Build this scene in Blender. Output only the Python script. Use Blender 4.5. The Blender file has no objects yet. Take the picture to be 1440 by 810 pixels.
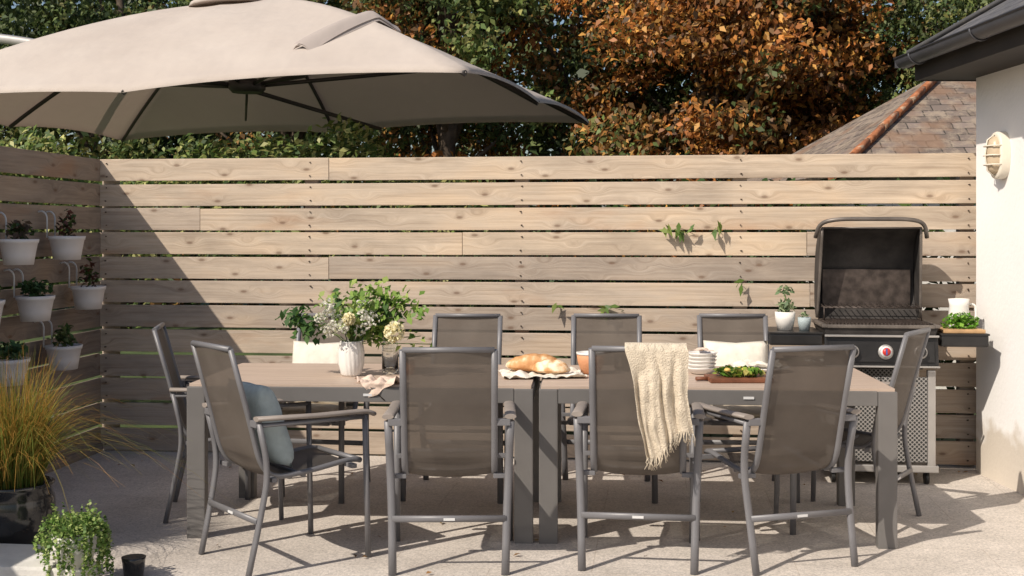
import bpy, bmesh, math, random
import numpy as np
from mathutils import Vector, Matrix, noise as mnoise
random.seed(7); rng=np.random.default_rng(7)
S=bpy.context.scene
S.view_settings.view_transform='Standard'; S.view_settings.look='None'; S.view_settings.exposure=0
COL=S.collection
# ---------------------------------------------------------------- materials
def mk(name):
    m=bpy.data.materials.new(name); m.use_nodes=True
    nt=m.node_tree; return m,nt,nt.nodes,nt.links,nt.nodes['Principled BSDF']
def ramp(N,stops):
    r=N.new('ShaderNodeValToRGB'); e=r.color_ramp.elements
    while len(e)<len(stops): e.new(0.5)
    for i,(p,c) in enumerate(stops):
        e[i].position=p; e[i].color=(c[0],c[1],c[2],1) if not isinstance(c,(int,float)) else (c,c,c,1)
    return r
def simple(name,col,rough=0.6,metal=0,var=0.15,scale=12,bump=0.0,bscale=60,spec=0.4,coat=0,col2=None,mix=0.5):
    m,nt,N,L,P=mk(name)
    tc=N.new('ShaderNodeTexCoord'); n=N.new('ShaderNodeTexNoise'); n.inputs['Scale'].default_value=scale; n.inputs['Detail'].default_value=6
    L.new(tc.outputs['Object'],n.inputs['Vector'])
    c=Vector(col)
    if col2: r=ramp(N,[(0.3,tuple(c*(1-var))),(mix-.04,tuple(c)),(mix+.05,col2)])
    else: r=ramp(N,[(0.3,tuple(c*(1-var))),(0.7,tuple(min(1,v) for v in c*(1+var)))])
    L.new(n.outputs['Fac'],r.inputs['Fac']); L.new(r.outputs['Color'],P.inputs['Base Color'])
    P.inputs['Roughness'].default_value=rough; P.inputs['Metallic'].default_value=metal
    P.inputs['Specular IOR Level'].default_value=spec
    if coat: P.inputs['Coat Weight'].default_value=coat
    if bump>0:
        n2=N.new('ShaderNodeTexNoise'); n2.inputs['Scale'].default_value=bscale; n2.inputs['Detail'].default_value=4
        L.new(tc.outputs['Object'],n2.inputs['Vector'])
        b=N.new('ShaderNodeBump'); b.inputs['Strength'].default_value=bump; b.inputs['Distance'].default_value=0.01
        L.new(n2.outputs['Fac'],b.inputs['Height']); L.new(b.outputs['Normal'],P.inputs['Normal'])
    return m
def leafmat(name,trans=0.35,rough=0.5):
    m,nt,N,L,P=mk(name)
    a=N.new('ShaderNodeAttribute'); a.attribute_name='Col'
    L.new(a.outputs['Color'],P.inputs['Base Color']); P.inputs['Roughness'].default_value=rough
    P.inputs['Specular IOR Level'].default_value=0.3
    if trans>0:
        t=N.new('ShaderNodeBsdfTranslucent'); L.new(a.outputs['Color'],t.inputs['Color'])
        mx=N.new('ShaderNodeMixShader'); mx.inputs[0].default_value=trans
        L.new(P.outputs[0],mx.inputs[1]); L.new(t.outputs[0],mx.inputs[2])
        L.new(mx.outputs[0],N['Material Output'].inputs['Surface'])
    return m
def woodmat(name,c0,c1,c2,axis='X'):
    m,nt,N,L,P=mk(name)
    tc=N.new('ShaderNodeTexCoord'); a=N.new('ShaderNodeAttribute'); a.attribute_name='rnd'
    off=N.new('ShaderNodeVectorMath'); off.operation='SCALE'; off.inputs['Scale'].default_value=37.0
    L.new(a.outputs['Color'],off.inputs[0])
    add=N.new('ShaderNodeVectorMath'); add.operation='ADD'
    L.new(tc.outputs['Object'],add.inputs[0]); L.new(off.outputs[0],add.inputs[1])
    sp=N.new('ShaderNodeSeparateXYZ'); L.new(add.outputs[0],sp.inputs[0])
    cb=N.new('ShaderNodeCombineXYZ'); L.new(sp.outputs['X' if axis=='X' else 'Y'],cb.inputs['X']); L.new(sp.outputs['Z'],cb.inputs['Y'])
    mk_=N.new('ShaderNodeMapping'); mk_.inputs['Scale'].default_value=(3.2,7.5,1)
    L.new(cb.outputs[0],mk_.inputs['Vector'])
    v=N.new('ShaderNodeTexVoronoi'); v.voronoi_dimensions='2D'; v.inputs['Scale'].default_value=1.0; v.inputs['Randomness'].default_value=1
    L.new(mk_.outputs[0],v.inputs['Vector'])
    inf=N.new('ShaderNodeMapRange'); inf.inputs['From Min'].default_value=0.0; inf.inputs['From Max'].default_value=0.40
    inf.inputs['To Min'].default_value=1.0; inf.inputs['To Max'].default_value=0.0; inf.interpolation_type='SMOOTHSTEP'
    L.new(v.outputs['Distance'],inf.inputs['Value'])
    mg=N.new('ShaderNodeMapping'); mg.inputs['Scale'].default_value=(.75,3,30) if axis=='X' else (3,.75,30)
    L.new(add.outputs[0],mg.inputs['Vector'])
    cmb=N.new('ShaderNodeCombineXYZ'); mul=N.new('ShaderNodeMath'); mul.operation='MULTIPLY'; mul.inputs[1].default_value=1.3
    L.new(inf.outputs[0],mul.inputs[0]); L.new(mul.outputs[0],cmb.inputs['Z'])
    ad2=N.new('ShaderNodeVectorMath'); ad2.operation='ADD'; L.new(mg.outputs[0],ad2.inputs[0]); L.new(cmb.outputs[0],ad2.inputs[1])
    g=N.new('ShaderNodeTexNoise'); g.inputs['Scale'].default_value=1.6; g.inputs['Detail'].default_value=9; g.inputs['Roughness'].default_value=0.72; g.inputs['Distortion'].default_value=0.3
    L.new(ad2.outputs[0],g.inputs['Vector'])
    r=ramp(N,[(0.28,c0),(0.5,c1),(0.72,c2)]); L.new(g.outputs['Fac'],r.inputs['Fac'])
    g2=N.new('ShaderNodeTexNoise'); g2.inputs['Scale'].default_value=1.6; g2.inputs['Detail'].default_value=6; g2.inputs['Roughness'].default_value=.6
    mg2=N.new('ShaderNodeMapping'); mg2.inputs['Scale'].default_value=(.8,1,3) if axis=='X' else (1,.8,3); L.new(add.outputs[0],mg2.inputs['Vector']); L.new(mg2.outputs[0],g2.inputs['Vector'])
    r2=ramp(N,[(0.32,(0.74,0.745,0.76)),(0.5,(.97,.97,.97)),(0.68,(1.10,1.05,0.98))]); L.new(g2.outputs['Fac'],r2.inputs['Fac'])
    m1=N.new('ShaderNodeMix'); m1.data_type='RGBA'; m1.blend_type='MULTIPLY'; m1.inputs[0].default_value=1
    L.new(r.outputs[0],m1.inputs[6]); L.new(r2.outputs[0],m1.inputs[7])
    sx=N.new('ShaderNodeSeparateColor'); L.new(a.outputs['Color'],sx.inputs[0])
    tr=ramp(N,[(0,(0.80,0.79,0.79)),(0.5,(0.97,0.955,0.945)),(1,(1.14,1.10,1.02))]); L.new(sx.outputs[0],tr.inputs['Fac'])
    m2=N.new('ShaderNodeMix'); m2.data_type='RGBA'; m2.blend_type='MULTIPLY'; m2.inputs[0].default_value=1
    L.new(m1.outputs[2],m2.inputs[6]); L.new(tr.outputs[0],m2.inputs[7])
    g3=N.new('ShaderNodeTexNoise'); g3.inputs['Scale'].default_value=1.1; g3.inputs['Detail'].default_value=5; L.new(mg2.outputs[0],g3.inputs['Vector'])
    sr=ramp(N,[(0.62,0.0),(0.74,0.5)]); L.new(g3.outputs['Fac'],sr.inputs['Fac'])
    m4=N.new('ShaderNodeMix'); m4.data_type='RGBA'; L.new(sr.outputs[0],m4.inputs[0]); L.new(m2.outputs[2],m4.inputs[6]); m4.inputs[7].default_value=(0.42,0.21,0.10,1)
    # knots: only in some cells
    sc=N.new('ShaderNodeSeparateColor'); L.new(v.outputs['Color'],sc.inputs[0])
    gt=N.new('ShaderNodeMath'); gt.operation='GREATER_THAN'; gt.inputs[1].default_value=.45; L.new(sc.outputs[0],gt.inputs[0])
    kr=ramp(N,[(0.0,1.0),(0.05,0.85),(0.08,0.3),(0.15,0.0)]); L.new(v.outputs['Distance'],kr.inputs['Fac'])
    km=N.new('ShaderNodeMath'); km.operation='MULTIPLY'; L.new(gt.outputs[0],km.inputs[1]); L.new(kr.outputs[0],km.inputs[0])
    km2=N.new('ShaderNodeMath'); km2.operation='MULTIPLY'; km2.inputs[1].default_value=.72; L.new(km.outputs[0],km2.inputs[0])
    m3=N.new('ShaderNodeMix'); m3.data_type='RGBA'; L.new(km2.outputs[0],m3.inputs[0])
    L.new(m4.outputs[2],m3.inputs[6]); m3.inputs[7].default_value=(0.14,0.08,0.05,1)
    L.new(m3.outputs[2],P.inputs['Base Color']); P.inputs['Roughness'].default_value=0.9; P.inputs['Specular IOR Level'].default_value=0.1
    b=N.new('ShaderNodeBump'); b.inputs['Strength'].default_value=0.45; b.inputs['Distance'].default_value=0.006
    L.new(g.outputs['Fac'],b.inputs['Height']); L.new(b.outputs[0],P.inputs['Normal'])
    return m
M={}
M['fence']=woodmat('weathered_boards',(0.37,0.295,0.232),(0.51,0.425,0.345),(0.60,0.515,0.43))
M['fenceY']=woodmat('weathered_boards_shaded',(0.20,0.16,0.13),(0.29,0.24,0.20),(0.37,0.315,0.265),'Y')  # same boards, base colours darkened to carry the side fence's shade
M['screw']=simple('rusty_screw',(0.10,0.07,0.05),0.6,0.3,0.2)
M['frame']=simple('grey_aluminium',(0.155,0.152,0.16),0.45,0.1,0.06,8)
M['tframe']=simple('table_aluminium',(0.145,0.137,0.132),0.5,0.1,0.06,8)
M['framedark']=simple('dark_aluminium',(0.10,0.098,0.10),0.45,0.1,0.06,8)
M['arm']=simple('armrest',(0.25,0.215,0.19),0.5,0,0.08,10)
M['white']=simple('glazed_white',(0.75,0.72,0.68),0.3,0,0.03,8)
M['potgrey']=simple('pot_grey',(0.62,0.60,0.60),0.5,0,0.06,8)
M['soil']=simple('soil',(0.04,0.03,0.02),0.95,0,0.4,60,0.8)
M['black']=simple('black_enamel',(0.018,0.017,0.017),0.35,0,0.3,10)
M['blackmatt']=simple('black_sooty',(0.032,0.028,0.026),0.7,0,0.5,9,0.4,30)
M['steel']=simple('brushed_steel',(0.40,0.38,0.36),0.4,0.5,0.12,6)
M['lidrim']=simple('lid_rim_metal',(0.15,0.13,0.115),0.45,0.4,0.3,9)
M['castiron']=simple('cast_iron',(0.07,0.055,0.048),0.5,0.5,0.5,20)
M['terra']=simple('terracotta',(0.60,0.28,0.14),0.7,0,0.12,14,0.2)
M['gutter']=simple('gutter_plastic',(0.06,0.06,0.068),0.45,0,0.15,3)
M['soffit']=simple('dark_soffit',(0.03,0.024,0.02),0.7,0,0.2,4)
M['linen']=simple('linen',(0.60,0.52,0.41),0.95,0,0.12,30,0.9,150,spec=0.1)
M['napkin']=simple('napkin_cloth',(0.64,0.50,0.41),0.95,0,0.12,20,0.3,200,spec=0.1)
M['clothw']=simple('white_cloth',(0.70,0.65,0.56),0.95,0,0.1,20,0.3,200,spec=0.1)
M['cushblue']=simple('cushion_blue',(0.36,0.42,0.43),0.95,0,0.08,30,0.4,300,spec=0.1)
M['cushbeige']=simple('cushion_beige',(0.42,0.36,0.28),0.95,0,0.08,30,0.4,300,spec=0.1)
M['boardwood']=simple('dark_board',(0.16,0.06,0.03),0.5,0,0.3,14)
M['oakwood']=simple('oak_board',(0.42,0.26,0.13),0.5,0,0.25,14)
M['lemon']=simple('lemon_skin',(0.66,0.45,0.13),0.5,0,0.15,14)
M['glazedpot']=simple('dark_glaze',(0.02,0.02,0.022),0.15,0,0.4,10,coat=0.5)
M['stonewhite']=simple('pale_stone',(0.66,0.64,0.60),0.8,0,0.1,12,0.3)
M['label']=simple('label_white',(0.6,0.6,0.6),0.5,0,0.02)
M['bark']=simple('bark',(0.07,0.05,0.035),0.9,0,0.4,10,0.9,18)
M['stem']=simple('green_stem',(0.10,0.15,0.04),0.7,0,0.2,10)
M['leaf']=leafmat('leaves',0.35); M['tleaf']=leafmat('tree_leaves',0.28); M['dleaf']=leafmat('distant_leaves',0); M['grassblade']=leafmat('grass_blades',0.45); M['petal']=leafmat('petals',0.3)
M['lampglass']=simple('lamp_glass',(0.50,0.40,0.28),0.35,0,0.08,10)
M['lampbody']=simple('lamp_body',(0.70,0.64,0.54),0.45,0,0.05,10)
M['knob']=simple('knob_black',(0.02,0.02,0.02),0.3,0,0.1)
M['red']=simple('dial_red',(0.5,0.03,0.02),0.4,0,0.05); M['blue']=simple('dial_blue',(0.04,0.09,0.3),0.4,0,0.05)
M['umbframe']=simple('umbrella_frame',(0.05,0.045,0.045),0.5,0.1,0.1)
m,nt,N,L,P=mk('sling_textile')
tc=N.new('ShaderNodeTexCoord'); n=N.new('ShaderNodeTexNoise'); n.inputs['Scale'].default_value=5; n.inputs['Detail'].default_value=5; L.new(tc.outputs['Object'],n.inputs['Vector'])
r=ramp(N,[(0.3,(0.10,0.083,0.070)),(0.7,(0.135,0.114,0.097))]); L.new(n.outputs['Fac'],r.inputs['Fac'])
ck=N.new('ShaderNodeTexChecker'); ck.inputs['Scale'].default_value=420; L.new(tc.outputs['Object'],ck.inputs['Vector'])
mm=N.new('ShaderNodeMix'); mm.data_type='RGBA'; mm.blend_type='MULTIPLY'; mm.inputs[0].default_value=0.35
L.new(r.outputs[0],mm.inputs[6]); L.new(ck.outputs['Color'],mm.inputs[7]); ck.inputs['Color1'].default_value=(1,1,1,1); ck.inputs['Color2'].default_value=(0.55,0.55,0.55,1)
L.new(mm.outputs[2],P.inputs['Base Color']); P.inputs['Roughness'].default_value=0.75; P.inputs['Specular IOR Level'].default_value=.2
tr=N.new('ShaderNodeBsdfTransparent'); mx=N.new('ShaderNodeMixShader'); mx.inputs[0].default_value=0.08
L.new(P.outputs[0],mx.inputs[1]); L.new(tr.outputs[0],mx.inputs[2]); L.new(mx.outputs[0],N['Material Output'].inputs['Surface'])
M['sling']=m
def canopy_mat(name,c0,c1,tcol,tm):
    m,nt,N,L,P=mk(name)
    tc=N.new('ShaderNodeTexCoord'); n=N.new('ShaderNodeTexNoise'); n.inputs['Scale'].default_value=1.2; n.inputs['Detail'].default_value=5; L.new(tc.outputs['Object'],n.inputs['Vector'])
    r=ramp(N,[(0.3,c0),(0.7,c1)]); L.new(n.outputs['Fac'],r.inputs['Fac']); L.new(r.outputs[0],P.inputs['Base Color'])
    P.inputs['Roughness'].default_value=0.9; P.inputs['Specular IOR Level'].default_value=0.15
    b=N.new('ShaderNodeBump'); b.inputs['Strength'].default_value=0.6; b.inputs['Distance'].default_value=0.07; n2=N.new('ShaderNodeTexNoise'); n2.inputs['Scale'].default_value=2.2; n2.inputs['Detail'].default_value=3; L.new(tc.outputs['Object'],n2.inputs['Vector']); L.new(n2.outputs['Fac'],b.inputs['Height']); L.new(b.outputs[0],P.inputs['Normal'])
    t=N.new('ShaderNodeBsdfTranslucent'); t.inputs['Color'].default_value=tcol
    mx=N.new('ShaderNodeMixShader'); mx.inputs[0].default_value=tm
    L.new(P.outputs[0],mx.inputs[1]); L.new(t.outputs[0],mx.inputs[2]); L.new(mx.outputs[0],N['Material Output'].inputs['Surface'])
    return m
M['canopy']=canopy_mat('canopy_fabric',(0.50,0.435,0.39),(0.57,0.505,0.455),(0.42,0.31,0.25,1),.20)
M['strap']=canopy_mat('strap_fabric',(0.36,0.31,0.29),(0.42,0.37,0.34),(0.42,0.31,0.25,1),.1)
m,nt,N,L,P=mk('white_render_wall')
tc=N.new('ShaderNodeTexCoord'); n=N.new('ShaderNodeTexNoise'); n.inputs['Scale'].default_value=1.4; n.inputs['Detail'].default_value=8; L.new(tc.outputs['Object'],n.inputs['Vector'])
r=ramp(N,[(0.3,(0.75,0.73,0.71)),(0.7,(0.84,0.82,0.80))]); L.new(n.outputs['Fac'],r.inputs['Fac'])
# dirt near ground
sz=N.new('ShaderNodeSeparateXYZ'); L.new(tc.outputs['Object'],sz.inputs[0]); nd=N.new('ShaderNodeTexNoise'); nd.inputs['Scale'].default_value=6; nd.inputs['Detail'].default_value=6; L.new(tc.outputs['Object'],nd.inputs['Vector'])
ma=N.new('ShaderNodeMath'); ma.operation='MULTIPLY_ADD'; ma.inputs[1].default_value=-.5; L.new(nd.outputs['Fac'],ma.inputs[0]); L.new(sz.outputs['Z'],ma.inputs[2])
rd=ramp(N,[(0.0,(0.72,0.66,0.58)),(0.12,(1,1,1))]); L.new(ma.outputs[0],rd.inputs['Fac'])
mw=N.new('ShaderNodeMix'); mw.data_type='RGBA'; mw.blend_type='MULTIPLY'; mw.inputs[0].default_value=1; L.new(r.outputs[0],mw.inputs[6]); L.new(rd.outputs[0],mw.inputs[7]); L.new(mw.outputs[2],P.inputs['Base Color'])
n2=N.new('ShaderNodeTexNoise'); n2.inputs['Scale'].default_value=35; n2.inputs['Detail'].default_value=5; L.new(tc.outputs['Object'],n2.inputs['Vector'])
b=N.new('ShaderNodeBump'); b.inputs['Strength'].default_value=0.22; b.inputs['Distance'].default_value=0.01; L.new(n2.outputs['Fac'],b.inputs['Height']); L.new(b.outputs[0],P.inputs['Normal']); P.inputs['Roughness'].default_value=0.9
M['wall']=m
m,nt,N,L,P=mk('granite_paving')
tc=N.new('ShaderNodeTexCoord'); mp=N.new('ShaderNodeMapping'); mp.inputs['Rotation'].default_value=(0,0,math.radians(1)); mp.inputs['Location'].default_value=(0.3,0.1,0); L.new(tc.outputs['Object'],mp.inputs['Vector'])
br=N.new('ShaderNodeTexBrick'); br.inputs['Scale'].default_value=1; br.inputs['Brick Width'].default_value=0.9; br.inputs['Row Height'].default_value=0.6; br.inputs['Mortar Size'].default_value=0.003; br.inputs['Mortar Smooth'].default_value=0.3
br.inputs['Color1'].default_value=(0.56,0.52,0.475,1); br.inputs['Color2'].default_value=(0.53,0.49,0.45,1); br.inputs['Mortar'].default_value=(0.45,0.405,0.36,1)
L.new(mp.outputs[0],br.inputs['Vector'])
n=N.new('ShaderNodeTexNoise'); n.inputs['Scale'].default_value=90; n.inputs['Detail'].default_value=4; n.inputs['Roughness'].default_value=0.8; L.new(tc.outputs['Object'],n.inputs['Vector'])
r=ramp(N,[(0.33,(0.58,0.58,0.58)),(0.5,(0.97,0.97,0.97)),(0.66,(1.25,1.23,1.2))]); L.new(n.outputs['Fac'],r.inputs['Fac'])
n3=N.new('ShaderNodeTexNoise'); n3.inputs['Scale'].default_value=1.7; n3.inputs['Detail'].default_value=9; n3.inputs['Roughness'].default_value=0.72; L.new(tc.outputs['Object'],n3.inputs['Vector'])
r3=ramp(N,[(0.3,(0.74,0.72,0.70)),(0.65,(1.06,1.04,1.03))]); L.new(n3.outputs['Fac'],r3.inputs['Fac'])
m1=N.new('ShaderNodeMix'); m1.data_type='RGBA'; m1.blend_type='MULTIPLY'; m1.inputs[0].default_value=1; L.new(br.outputs['Color'],m1.inputs[6]); L.new(r.outputs[0],m1.inputs[7])
m2=N.new('ShaderNodeMix'); m2.data_type='RGBA'; m2.blend_type='MULTIPLY'; m2.inputs[0].default_value=1; L.new(m1.outputs[2],m2.inputs[6]); L.new(r3.outputs[0],m2.inputs[7])
L.new(m2.outputs[2],P.inputs['Base Color']); P.inputs['Roughness'].default_value=0.85; P.inputs['Specular IOR Level'].default_value=0.25
b=N.new('ShaderNodeBump'); b.inputs['Strength'].default_value=0.4; b.inputs['Distance'].default_value=0.004; L.new(n.outputs['Fac'],b.inputs['Height']); L.new(b.outputs[0],P.inputs['Normal'])
M['paving']=m
M['lawn']=simple('lawn',(0.05,0.075,0.02),0.95,0,0.4,3,0.6,30)
def slate(name,c1,c2,mort,lich,lamt,sc=1.0,lich2=None):
    m,nt,N,L,P=mk(name)
    tc=N.new('ShaderNodeTexCoord')
    br=N.new('ShaderNodeTexBrick'); br.inputs['Scale'].default_value=1; br.inputs['Brick Width'].default_value=0.20*sc; br.inputs['Row Height'].default_value=0.13*sc; br.inputs['Mortar Size'].default_value=0.006
    br.inputs['Color1'].default_value=(*c1,1); br.inputs['Color2'].default_value=(*c2,1); br.inputs['Mortar'].default_value=(*mort,1)
    nd=N.new('ShaderNodeTexNoise'); nd.inputs['Scale'].default_value=5; L.new(tc.outputs['UV'],nd.inputs['Vector'])
    vs=N.new('ShaderNodeVectorMath'); vs.operation='SCALE'; vs.inputs['Scale'].default_value=.03; L.new(nd.outputs['Color'],vs.inputs[0])
    va=N.new('ShaderNodeVectorMath'); L.new(vs.outputs[0],va.inputs[0]); L.new(tc.outputs['UV'],va.inputs[1]); L.new(va.outputs[0],br.inputs['Vector'])
    n=N.new('ShaderNodeTexNoise'); n.inputs['Scale'].default_value=8; n.inputs['Detail'].default_value=9; n.inputs['Roughness'].default_value=0.75; L.new(tc.outputs['Object'],n.inputs['Vector'])
    r=ramp(N,[(0.5-lamt,0.0),(0.60,.85)]); L.new(n.outputs['Fac'],r.inputs['Fac'])
    mm=N.new('ShaderNodeMix'); mm.data_type='RGBA'; L.new(r.outputs[0],mm.inputs[0]); L.new(br.outputs['Color'],mm.inputs[6]); mm.inputs[7].default_value=(*lich,1)
    out=mm.outputs[2]
    if lich2:
        n4=N.new('ShaderNodeTexNoise'); n4.inputs['Scale'].default_value=2.5; n4.inputs['Detail'].default_value=8; L.new(tc.outputs['Object'],n4.inputs['Vector'])
        r4=ramp(N,[(0.5,0.0),(0.62,.7)]); L.new(n4.outputs['Fac'],r4.inputs['Fac'])
        m5=N.new('ShaderNodeMix'); m5.data_type='RGBA'; L.new(r4.outputs[0],m5.inputs[0]); L.new(out,m5.inputs[6]); m5.inputs[7].default_value=(*lich2,1); out=m5.outputs[2]
    L.new(out,P.inputs['Base Color']); P.inputs['Roughness'].default_value=0.8
    b=N.new('ShaderNodeBump'); b.inputs['Strength'].default_value=0.8; b.inputs['Distance'].default_value=0.02; L.new(br.outputs['Fac'],b.inputs['Height']); b.invert=True; L.new(b.outputs[0],P.inputs['Normal'])
    return m
M['slate_old']=slate('old_slates',(0.11,0.085,0.07),(0.21,0.165,0.14),(0.035,0.03,0.025),(0.30,0.24,0.18),0.04,1,(0.22,0.13,0.08))
M['slate_new']=slate('grey_slates',(0.075,0.075,0.08),(0.12,0.115,0.12),(0.02,0.02,0.02),(0.14,0.13,0.12),-0.05)
M['ridge']=simple('lichened_ridge_tiles',(0.38,0.14,0.06),0.9,0,0.5,12,0.9,25,col2=(.40,.28,.19),mix=.58)
m,nt,N,L,P=mk('table_planks')
tc=N.new('ShaderNodeTexCoord'); mp=N.new('ShaderNodeMapping'); mp.inputs['Scale'].default_value=(1.2,22,1); L.new(tc.outputs['Object'],mp.inputs['Vector'])
n=N.new('ShaderNodeTexNoise'); n.inputs['Scale'].default_value=2; n.inputs['Detail'].default_value=7; L.new(mp.outputs[0],n.inputs['Vector'])
r=ramp(N,[(0.3,(0.40,0.305,0.24)),(0.7,(0.51,0.40,0.32))]); L.new(n.outputs['Fac'],r.inputs['Fac']); L.new(r.outputs[0],P.inputs['Base Color']); P.inputs['Roughness'].default_value=0.5
M['ttop']=m
m,nt,N,L,P=mk('perforated_panel')
tc=N.new('ShaderNodeTexCoord'); v=N.new('ShaderNodeTexVoronoi'); v.inputs['Scale'].default_value=55; v.inputs['Randomness'].default_value=0.0
mp=N.new('ShaderNodeMapping'); mp.inputs['Rotation'].default_value=(0,math.radians(45),0); mp.inputs['Scale'].default_value=(1,0,1); L.new(tc.outputs['Object'],mp.inputs['Vector']); L.new(mp.outputs[0],v.inputs['Vector'])
r=ramp(N,[(0.36,(0.03,0.03,0.03)),(0.42,(0.30,0.285,0.27))]); L.new(v.outputs['Distance'],r.inputs['Fac']); L.new(r.outputs[0],P.inputs['Base Color']); P.inputs['Metallic'].default_value=0.3; P.inputs['Roughness'].default_value=0.5
M['perf']=m
m,nt,N,L,P=mk('clear_glass'); P.inputs['Base Color'].default_value=(0.93,0.95,0.93,1); P.inputs['Roughness'].default_value=0.03; P.inputs['Transmission Weight'].default_value=1.0
M['glass']=m
m,nt,N,L,P=mk('bread_crust')
tc=N.new('ShaderNodeTexCoord'); n=N.new('ShaderNodeTexNoise'); n.inputs['Scale'].default_value=14; n.inputs['Detail'].default_value=8; L.new(tc.outputs['Object'],n.inputs['Vector'])
r=ramp(N,[(0.35,(0.42,0.18,0.06)),(0.5,(0.58,0.32,0.14)),(0.62,(0.80,0.68,0.50))]); L.new(n.outputs['Fac'],r.inputs['Fac']); L.new(r.outputs[0],P.inputs['Base Color']); P.inputs['Roughness'].default_value=0.8
b=N.new('ShaderNodeBump'); b.inputs['Strength'].default_value=0.6; b.inputs['Distance'].default_value=0.01; L.new(n.outputs['Fac'],b.inputs['Height']); L.new(b.outputs[0],P.inputs['Normal'])
M['bread']=m
# ---------------------------------------------------------------- builders
def empty(name,loc=(0,0,0),rz=0,parent=None):
    e=bpy.data.objects.new(name,None); COL.objects.link(e); e.location=loc; e.rotation_euler=(0,0,rz); e.empty_display_size=0.1
    if parent: e.parent=parent
    return e
class B:
    def __init__(s): s.bm=bmesh.new(); s.rnd=None
    def usernd(s): s.rnd=s.bm.loops.layers.float_color.new('rnd'); return s
    def box(s,c,d,rot=None,bev=0.0,mi=0,rndc=None):
        t=bmesh.new(); bmesh.ops.create_cube(t,size=1)
        for v in t.verts: v.co=Vector((v.co.x*d[0],v.co.y*d[1],v.co.z*d[2]))
        if bev>0: bmesh.ops.bevel(t,geom=list(t.edges),offset=bev,segments=2,affect='EDGES',profile=0.7)
        mt=Matrix.Translation(c)@(rot.to_4x4() if rot else Matrix())
        vm={}
        for v in t.verts: vm[v]=s.bm.verts.new(mt@v.co)
        for f in t.faces:
            nf=s.bm.faces.new([vm[v] for v in f.verts]); nf.material_index=mi
            if s.rnd and rndc:
                for l in nf.loops: l[s.rnd]=(*rndc,1)
        t.free(); return s
    def tube(s,pts,a,b=None,ref=(1,0,0),n=10,mi=0,taper=None,cap=True):
        if b is None:b=a
        pts=[Vector(p) for p in pts]; ref=Vector(ref); rings=[]
        for i,p in enumerate(pts):
            t=((pts[min(i+1,len(pts)-1)]-pts[max(i-1,0)])).normalized()
            u=ref-t*ref.dot(t)
            if u.length<1e-4: u=Vector((0.3,0.7,0.2)); u=u-t*u.dot(t)
            u.normalize(); w=t.cross(u)
            k=1 if taper is None else taper[i]
            rings.append([s.bm.verts.new(p+u*a*k*math.cos(2*math.pi*j/n)+w*b*k*math.sin(2*math.pi*j/n)) for j in range(n)])
        for i in range(len(rings)-1):
            for j in range(n):
                f=s.bm.faces.new([rings[i][j],rings[i][(j+1)%n],rings[i+1][(j+1)%n],rings[i+1][j]]); f.material_index=mi; f.smooth=True
        if cap:
            f=s.bm.faces.new(rings[0][::-1]); f.material_index=mi
            f=s.bm.faces.new(rings[-1]); f.material_index=mi
        return s
    def lathe(s,prof,c=(0,0,0),n=32,mi=0,flute=0,fn=12,twist=0,sx=1,sy=1):
        c=Vector(c); rings=[]
        for k,(r,z) in enumerate(prof):
            rg=[]
            for j in range(n):
                a=2*math.pi*j/n; rr=r*(1+flute*math.cos(fn*a+twist*z))
                rg.append(s.bm.verts.new(c+Vector((rr*math.cos(a)*sx,rr*math.sin(a)*sy,z))))
            rings.append(rg)
        for i in range(len(rings)-1):
            for j in range(n):
                f=s.bm.faces.new([rings[i][j],rings[i][(j+1)%n],rings[i+1][(j+1)%n],rings[i+1][j]]); f.material_index=mi; f.smooth=True
        if prof[0][0]>1e-4: s.bm.faces.new(rings[0][::-1]).material_index=mi
        if prof[-1][0]>1e-4: s.bm.faces.new(rings[-1]).material_index=mi
        return s
    def grid(s,fn,nu,nv,mi=0,smooth=True):
        g=[[s.bm.verts.new(fn(i/nu,j/nv)) for j in range(nv+1)] for i in range(nu+1)]
        for i in range(nu):
            for j in range(nv):
                f=s.bm.faces.new([g[i][j],g[i+1][j],g[i+1][j+1],g[i][j+1]]); f.material_index=mi; f.smooth=smooth
        return s
    def cushion(s,c,w,h,t,rot,mi=0,n=16,seed=0):
        mt=Matrix.Translation(c)@rot.to_4x4()
        for sg in (1,-1):
            def fn(u,v,sg=sg):
                x=u*2-1;y=v*2-1
                p=max(0,(1-x**4))**.5*max(0,(1-y**4))**.5
                k=1-0.07*(abs(x)**2*(1-abs(y))+abs(y)**2*(1-abs(x)))
                wr=.012*mnoise.noise(Vector((x*2.2,y*2.2,seed+sg)))*p
                return mt@Vector((x*w/2*k,sg*t/2*p+wr,y*h/2*k))
            s.grid(fn,n,n,mi)
        return s
    def mesh(s,name,mats,merge=0.00005):
        if merge: bmesh.ops.remove_doubles(s.bm,verts=list(s.bm.verts),dist=merge)
        bmesh.ops.recalc_face_normals(s.bm,faces=list(s.bm.faces))
        me=bpy.data.meshes.new(name); s.bm.to_mesh(me); s.bm.free()
        for m_ in mats: me.materials.append(M[m_])
        return me
    def obj(s,name,mats,parent=None,loc=(0,0,0),rz=0,merge=0.00005):
        return place(name,s.mesh(name,mats,merge),parent,loc,rz)
def place(name,me,parent=None,loc=(0,0,0),rz=0):
    o=bpy.data.objects.new(name,me); COL.objects.link(o); o.location=loc; o.rotation_euler=(0,0,rz)
    if parent: o.parent=parent
    return o
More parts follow.
